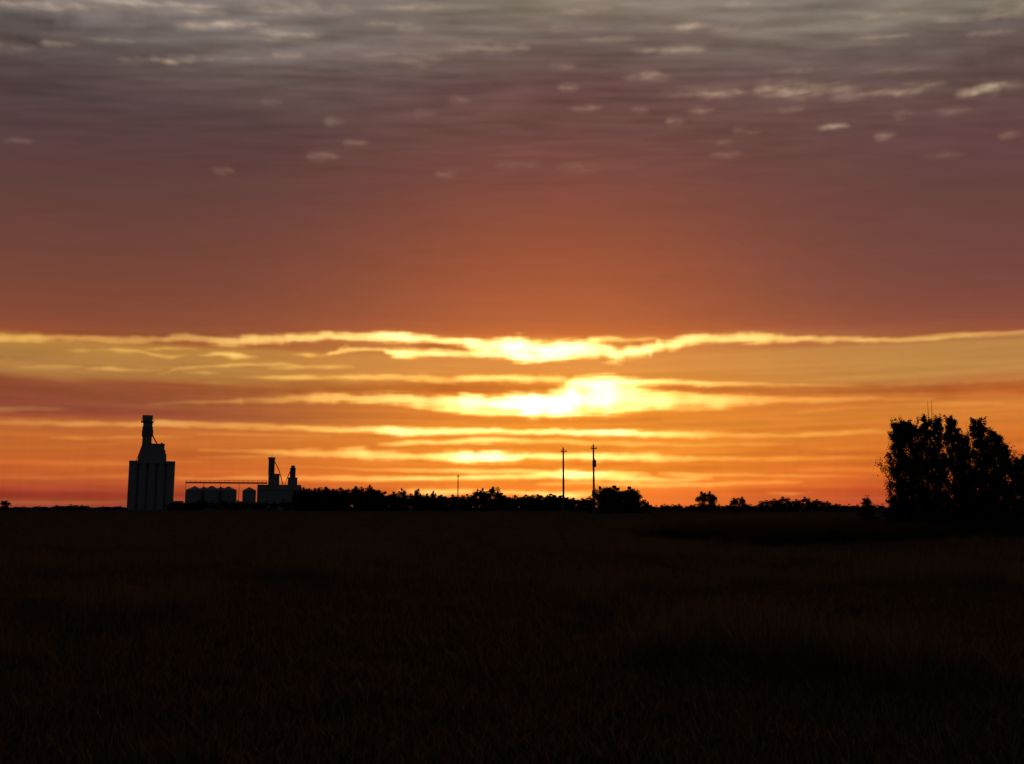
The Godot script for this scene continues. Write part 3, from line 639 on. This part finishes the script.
func leaf(vs: PackedVector3Array, ns: PackedVector3Array, p: Vector3, size: float) -> void:
	var n := Vector3(rng.randf_range(-1, 1), rng.randf_range(-1, 1), rng.randf_range(-1, 1)).normalized()
	var u := n.cross(Vector3(rng.randf_range(-1, 1), rng.randf_range(-1, 1), rng.randf_range(-1, 1))).normalized()
	var v := n.cross(u)
	var a := p + u * size
	var b := p + v * size * 0.55
	var c := p - u * size
	var d := p - v * size * 0.55
	for q in [a, b, c, a, c, d]:
		vs.append(q)
		ns.append(n)

func leaf_mesh(vs: PackedVector3Array, ns: PackedVector3Array) -> ArrayMesh:
	var arr := []
	arr.resize(Mesh.ARRAY_MAX)
	arr[Mesh.ARRAY_VERTEX] = vs
	arr[Mesh.ARRAY_NORMAL] = ns
	var m := ArrayMesh.new()
	m.add_surface_from_arrays(Mesh.PRIMITIVE_TRIANGLES, arr)
	return m

# far trees, one unit high and one unit wide, to be stretched
func far_tree(shape: int) -> Array:
	var vs := PackedVector3Array()
	var ns := PackedVector3Array()
	var clumps := []
	var count: int = [26, 22, 26, 26, 20, 16][shape]
	for i in count:
		var y: float = rng.randf_range([0.08, 0.06, 0.1, 0.03, 0.05, 0.02][shape], 0.88)
		var t := y
		var reach: float = 0.0
		match shape:
			0: reach = sqrt(maxf(0.0, 1.0 - pow((t - 0.5) / 0.52, 2.0)))
			1: reach = 0.9 * sqrt(maxf(0.0, 1.0 - pow((t - 0.45) / 0.56, 2.0)))
			2: reach = 1.0 if t > 0.55 else 0.65
			3: reach = 1.0 if t < 0.75 else 0.72
			4: reach = 0.95 * (1.05 - t * 0.75)
			5: reach = 1.0 - 0.55 * t * t
		var g := rng.randf() * TAU
		var rr := 0.36 * reach * sqrt(rng.randf())
		clumps.append([Vector3(cos(g) * rr, y * 0.93, sin(g) * rr), rng.randf_range(0.13, 0.2)])
	clumps.append([Vector3(rng.randf_range(-0.1, 0.1), 0.92, rng.randf_range(-0.1, 0.1)), 0.075])
	for cl in clumps:
		for i in 110:
			var d: Vector3 = Vector3(rng.randfn(), rng.randfn(), rng.randfn()).normalized() * pow(rng.randf(), 0.45) * cl[1]
			d.y *= 0.8
			leaf(vs, ns, cl[0] + d, rng.randf_range(0.022, 0.046))
	var st := start()
	add_tube(st, [Vector3(0, -0.02, 0), Vector3(0.01, 0.35, 0), Vector3(0.0, 0.8, 0.01)], [0.035, 0.025, 0.008], 6)
	for i in 6:
		var cl: Array = clumps[i]
		var y0: float = maxf(0.12, (cl[0] as Vector3).y - 0.25)
		add_tube(st, [Vector3(0, y0, 0), (Vector3(0, y0, 0) + cl[0]) * 0.5, cl[0]], [0.016, 0.011, 0.005], 5, false)
	return [done(st), leaf_mesh(vs, ns)]

func make_far_trees() -> void:
	rng.seed = 4021
	var kinds := []
	for s in 6:
		kinds.append([far_tree(s), far_tree(s)])
	var sets := [
		[BELT_BUSHES, "belt_bush", "dark bush filling the foot of the shelterbelt behind the farthest power pole", "bush", "shelterbelt bushes"],
		[BELT_TREES, "belt_tree", "dark leafy tree in the dense shelterbelt between elevator shed and power poles", "tree", "shelterbelt trees"],
		[POLE_CLUMP, "clump_tree", "rounded tree of the flat topped clump beside the transformer pole", "tree", "trees of the clump by the pole"],
		[LONE_TREES, "lone_tree", "small square crowned tree standing up from the low far hedge", "tree", "lone trees over the far hedge"],
		[EAST_HEDGE, "hedge_tree", "low tree of the far hedge ending before the big grove", "tree", "far hedge trees near the grove"],
		[LOW_SHRUBS, "low_shrub", "knee low dark shrub on the bare skyline between clump and grove", "shrub", "skyline shrubs"],
		[YARD_SHRUBS, "yard_shrub", "low dark bush at the foot of the grain bins and terminal", "shrub", "bushes round the grain yard"],
		[WEST_SHRUBS, "far_bush", "small far bush on the open skyline beyond the grain terminal", "shrub", "bushes on the open skyline"],
	]
	for s in sets:
		var i := 0
		for t in s[0]:
			var o := thing(s[1], Vector3(t[0], 0, t[1]), rng.randf() * 360.0, s[2], s[3], s[4])
			var k: Array = kinds[int(t[4])][i % 2]
			o.scale = Vector3(t[3], t[2] * 1.02, t[3]) * Vector3(1.42, 1.0, 1.42)
			part("trunk", k[0], mat.bark, o)
			part("crown", k[1], mat["leaf_%d" % (i % 3)], o)
			i += 1

# near trees with real limbs: upright poplars and shrubs
func near_tree(o: Node3D, height: float, width: float, upright: float, leaves: int, foot: float) -> void:
	var wood := start()
	var vs := PackedVector3Array()
	var ns := PackedVector3Array()
	var tips := []
	var lean := Vector3(rng.randf_range(-0.25, 0.25), 0, rng.randf_range(-0.25, 0.25))
	var spine := []
	var radii := []
	for i in 9:
		var t := i / 8.0
		spine.append(Vector3(0, t * height * 0.97 - 0.1, 0) + lean * t + Vector3(sin(t * 7.0 + height) * 0.06, 0, cos(t * 6.0 + width) * 0.06) * height * 0.12)
		radii.append(lerpf(0.02 * height, 0.008, pow(t, 0.8)))
	add_tube(wood, spine, radii, 8)
	var limbs := int(20 + height * 4.5)
	for i in limbs:
		var t := lerpf(foot, 0.95, (i + rng.randf()) / limbs)
		var at: Vector3 = spine[int(t * 8)].lerp(spine[mini(8, int(t * 8) + 1)], t * 8 - int(t * 8))
		var g := i * 2.4 + rng.randf_range(-0.5, 0.5)
		# longest about a third of the way up, short at the top
		var profile := pow(clampf((1.03 - t) / 0.72, 0.0, 1.0), 0.7) * (0.62 + 0.38 * smoothstep(0.0, 0.35, t))
		var reach := width * 0.5 * profile * rng.randf_range(0.45, 1.25)
		var out := Vector3(cos(g), 0, sin(g))
		var rise := reach * upright * rng.randf_range(0.7, 1.3)
		if at.y + rise > height: rise = maxf(0.1, height - at.y)
		var mid := at + out * reach * 0.55 + Vector3.UP * rise * 0.4
		var tip := at + out * reach + Vector3.UP * rise
		add_tube(wood, [at, mid, tip], [0.010 * height * (1.1 - t), 0.006 * height * (1.1 - t), 0.005], 5, false)
		tips.append([mid.lerp(tip, 0.1), tip, reach])
		for k in 2:
			var b := at.lerp(tip, rng.randf_range(0.35, 0.7))
			var e := b + (out.rotated(Vector3.UP, rng.randf_range(-1.1, 1.1)) * reach * 0.4 + Vector3.UP * rise * rng.randf_range(0.25, 0.6))
			add_tube(wood, [b, e], [0.012, 0.004], 4, false)
			tips.append([b, e, reach * 0.6])
	for k in 7:
		var from: Vector3 = spine[5].lerp(spine[7], rng.randf())
		var shoot := from + Vector3(rng.randfn() * 0.22 * width * 0.5, 0, rng.randfn() * 0.22 * width * 0.5)
		shoot.y = height * rng.randf_range(0.84, 1.0)
		add_tube(wood, [from, (from + shoot) * 0.5, shoot], [0.03, 0.02, 0.006], 5, false)
		tips.append([(from + shoot) * 0.5, shoot, 0.22])
	tips.append([spine[7], spine[8], 0.25])
	tips.append([spine[6], spine[8] + Vector3(0.1, -0.2, 0), 0.25])
	var each := int(leaves / float(tips.size()))
	for tp in tips:
		var spread: float = clampf(tp[2] * 0.38, 0.13, 0.42)
		for i in each:
			var t := pow(rng.randf(), 0.8)
			var p: Vector3 = (tp[0] as Vector3).lerp(tp[1], t * 1.03)
			p += Vector3(rng.randfn(), rng.randfn() * 0.9, rng.randfn()) * spread * 0.55
			leaf(vs, ns, p, rng.randf_range(0.04, 0.085))
	part("trunk", done(wood), mat.bark, o)
	part("crown", leaf_mesh(vs, ns), mat["leaf_%d" % rng.randi_range(0, 2)], o)

func make_grove() -> void:
	rng.seed = 97
	var labels := ["broad flat topped poplar on the grove's open outer edge", "slender low poplar leaning out at the grove's open edge", "tall poplar of the grove with bare shoots above its crown", "narrow pointed poplar close beside the one with bare shoots", "bushy round headed poplar in the middle of the grove", "spire topped poplar standing after the gap in the grove", "pointed poplar on the falling side of the grove", "short poplar low on the falling side of the grove", "lowest poplar at the falling end of the grove", "half hidden shorter poplar standing in the grove's cleft"]
	for i in GROVE.size():
		var t: Array = GROVE[i]
		var o := thing("poplar_tree", Vector3(t[0], 0, t[1]), 0, labels[i], "tree", "grove of poplars")
		near_tree(o, t[2], t[3], 1.5, int(t[2] * t[3] * 760.0), 0.06)
		if i == 2:
			for s in [[0.3, 0.95, 0.0], [0.52, 1.05, 0.1]]:
				part("bare_shoot", tube([Vector3(s[0] * 0.6, t[2] - 1.4, s[2]), Vector3(s[0], t[2] - 0.2, s[2]), Vector3(s[0] + 0.02, t[2] + s[1], s[2])], [0.03, 0.022, 0.012], 5), mat.bark, o)
	for t in UNDERSTORY:
		var o := thing("understory_bush", Vector3(t[0], 0, t[1]), 0, "dense dark bush filling the foot of the poplar grove", "bush", "bushes under the grove")
		near_tree(o, t[2], t[3], 0.7, int(t[2] * t[3] * 800.0), 0.03)
	var o := thing("rounded_bush", Vector3(25.43, 0, -66), 0, "small rounded bush standing alone just outside the grove", "bush")
	near_tree(o, 2.45, 1.2, 0.6, 1900, 0.05)

# ---------------------------------------------------------------- grass

func tuft(blades: int, height: float, spread: float) -> ArrayMesh:
	var vs := PackedVector3Array()
	var ns := PackedVector3Array()
	for i in blades:
		var g := rng.randf() * TAU
		var p := Vector3(cos(g), 0, sin(g)) * spread * sqrt(rng.randf())
		var lean := Vector3(rng.randfn() * 0.22, 1.0, rng.randfn() * 0.22)
		var h := height * rng.randf_range(0.45, 1.0)
		var side := Vector3(cos(g * 3.0), 0, sin(g * 3.0)) * rng.randf_range(0.002, 0.0045)
		var bend := Vector3(rng.randfn(), -0.1, rng.randfn()) * 0.16 * h
		var a := p - side
		var b := p + side
		var c := p + lean * h * 0.6 + side * 0.8
		var d := p + lean * h * 0.6 - side * 0.8
		var e := p + lean * h + bend
		var n := side.cross(Vector3.UP).normalized()
		for q in [a, b, c, a, c, d, d, c, e]:
			vs.append(q)
			ns.append(n)
	return leaf_mesh(vs, ns)

func scatter(called: String, label: String, mesh: Mesh, material: Material, spots: Array) -> void:
	var mm := MultiMesh.new()
	mm.transform_format = MultiMesh.TRANSFORM_3D
	mm.mesh = mesh
	mm.instance_count = spots.size()
	for i in spots.size():
		var s: Array = spots[i]
		mm.set_instance_transform(i, Transform3D(Basis(Vector3.UP, rng.randf() * TAU).scaled(Vector3.ONE * s[1]), s[0]))
	var o := MultiMeshInstance3D.new()
	o.name = called
	o.multimesh = mm
	o.material_override = material
	add_child(o)
	o.set_meta("kind", "stuff")
	tag(o, label, "grass")

func make_grass() -> void:
	rng.seed = 5150
	var patchy := FastNoiseLite.new()
	patchy.seed = 8
	patchy.frequency = 0.09
	var field := []
	var tall := []
	for i in 140000:
		var d := 2.2 + 300.0 * pow(rng.randf(), 2.5)
		var a := deg_to_rad(rng.randf_range(-44, 44))
		var p := Vector3(sin(a) * d, 0, -cos(a) * d)
		var n := patchy.get_noise_2d(p.x, p.z)
		if n > 0.12 and rng.randf() < 0.32 and d < 60.0:
			tall.append([p, rng.randf_range(0.7, 1.25) * (0.7 + n)])
		else:
			field.append([p, rng.randf_range(0.6, 1.3)])
	scatter("stubble_grass", "short dry grass covering the dark field", tuft(16, 0.24, 0.17), mat.dry_grass, field)
	scatter("tall_grass", "patches of taller dry grass stalks in the near field", tuft(14, 0.62, 0.14), mat.dry_grass, tall)
	var weeds := []
	for i in 9000:
		var t := rng.randf()
		var edge := Vector3(11.0, 0, -40.5).lerp(Vector3(40.0, 0, -64.5), t)
		var p := edge + Vector3(-0.25, 0, -1).normalized() * pow(rng.randf(), 1.4) * 16.0
		weeds.append([p, rng.randf_range(0.6, 1.3)])
	scatter("edge_weeds", "dark weeds along the field edge below the grove", tuft(18, 0.95, 0.3), mat.weeds, weeds)
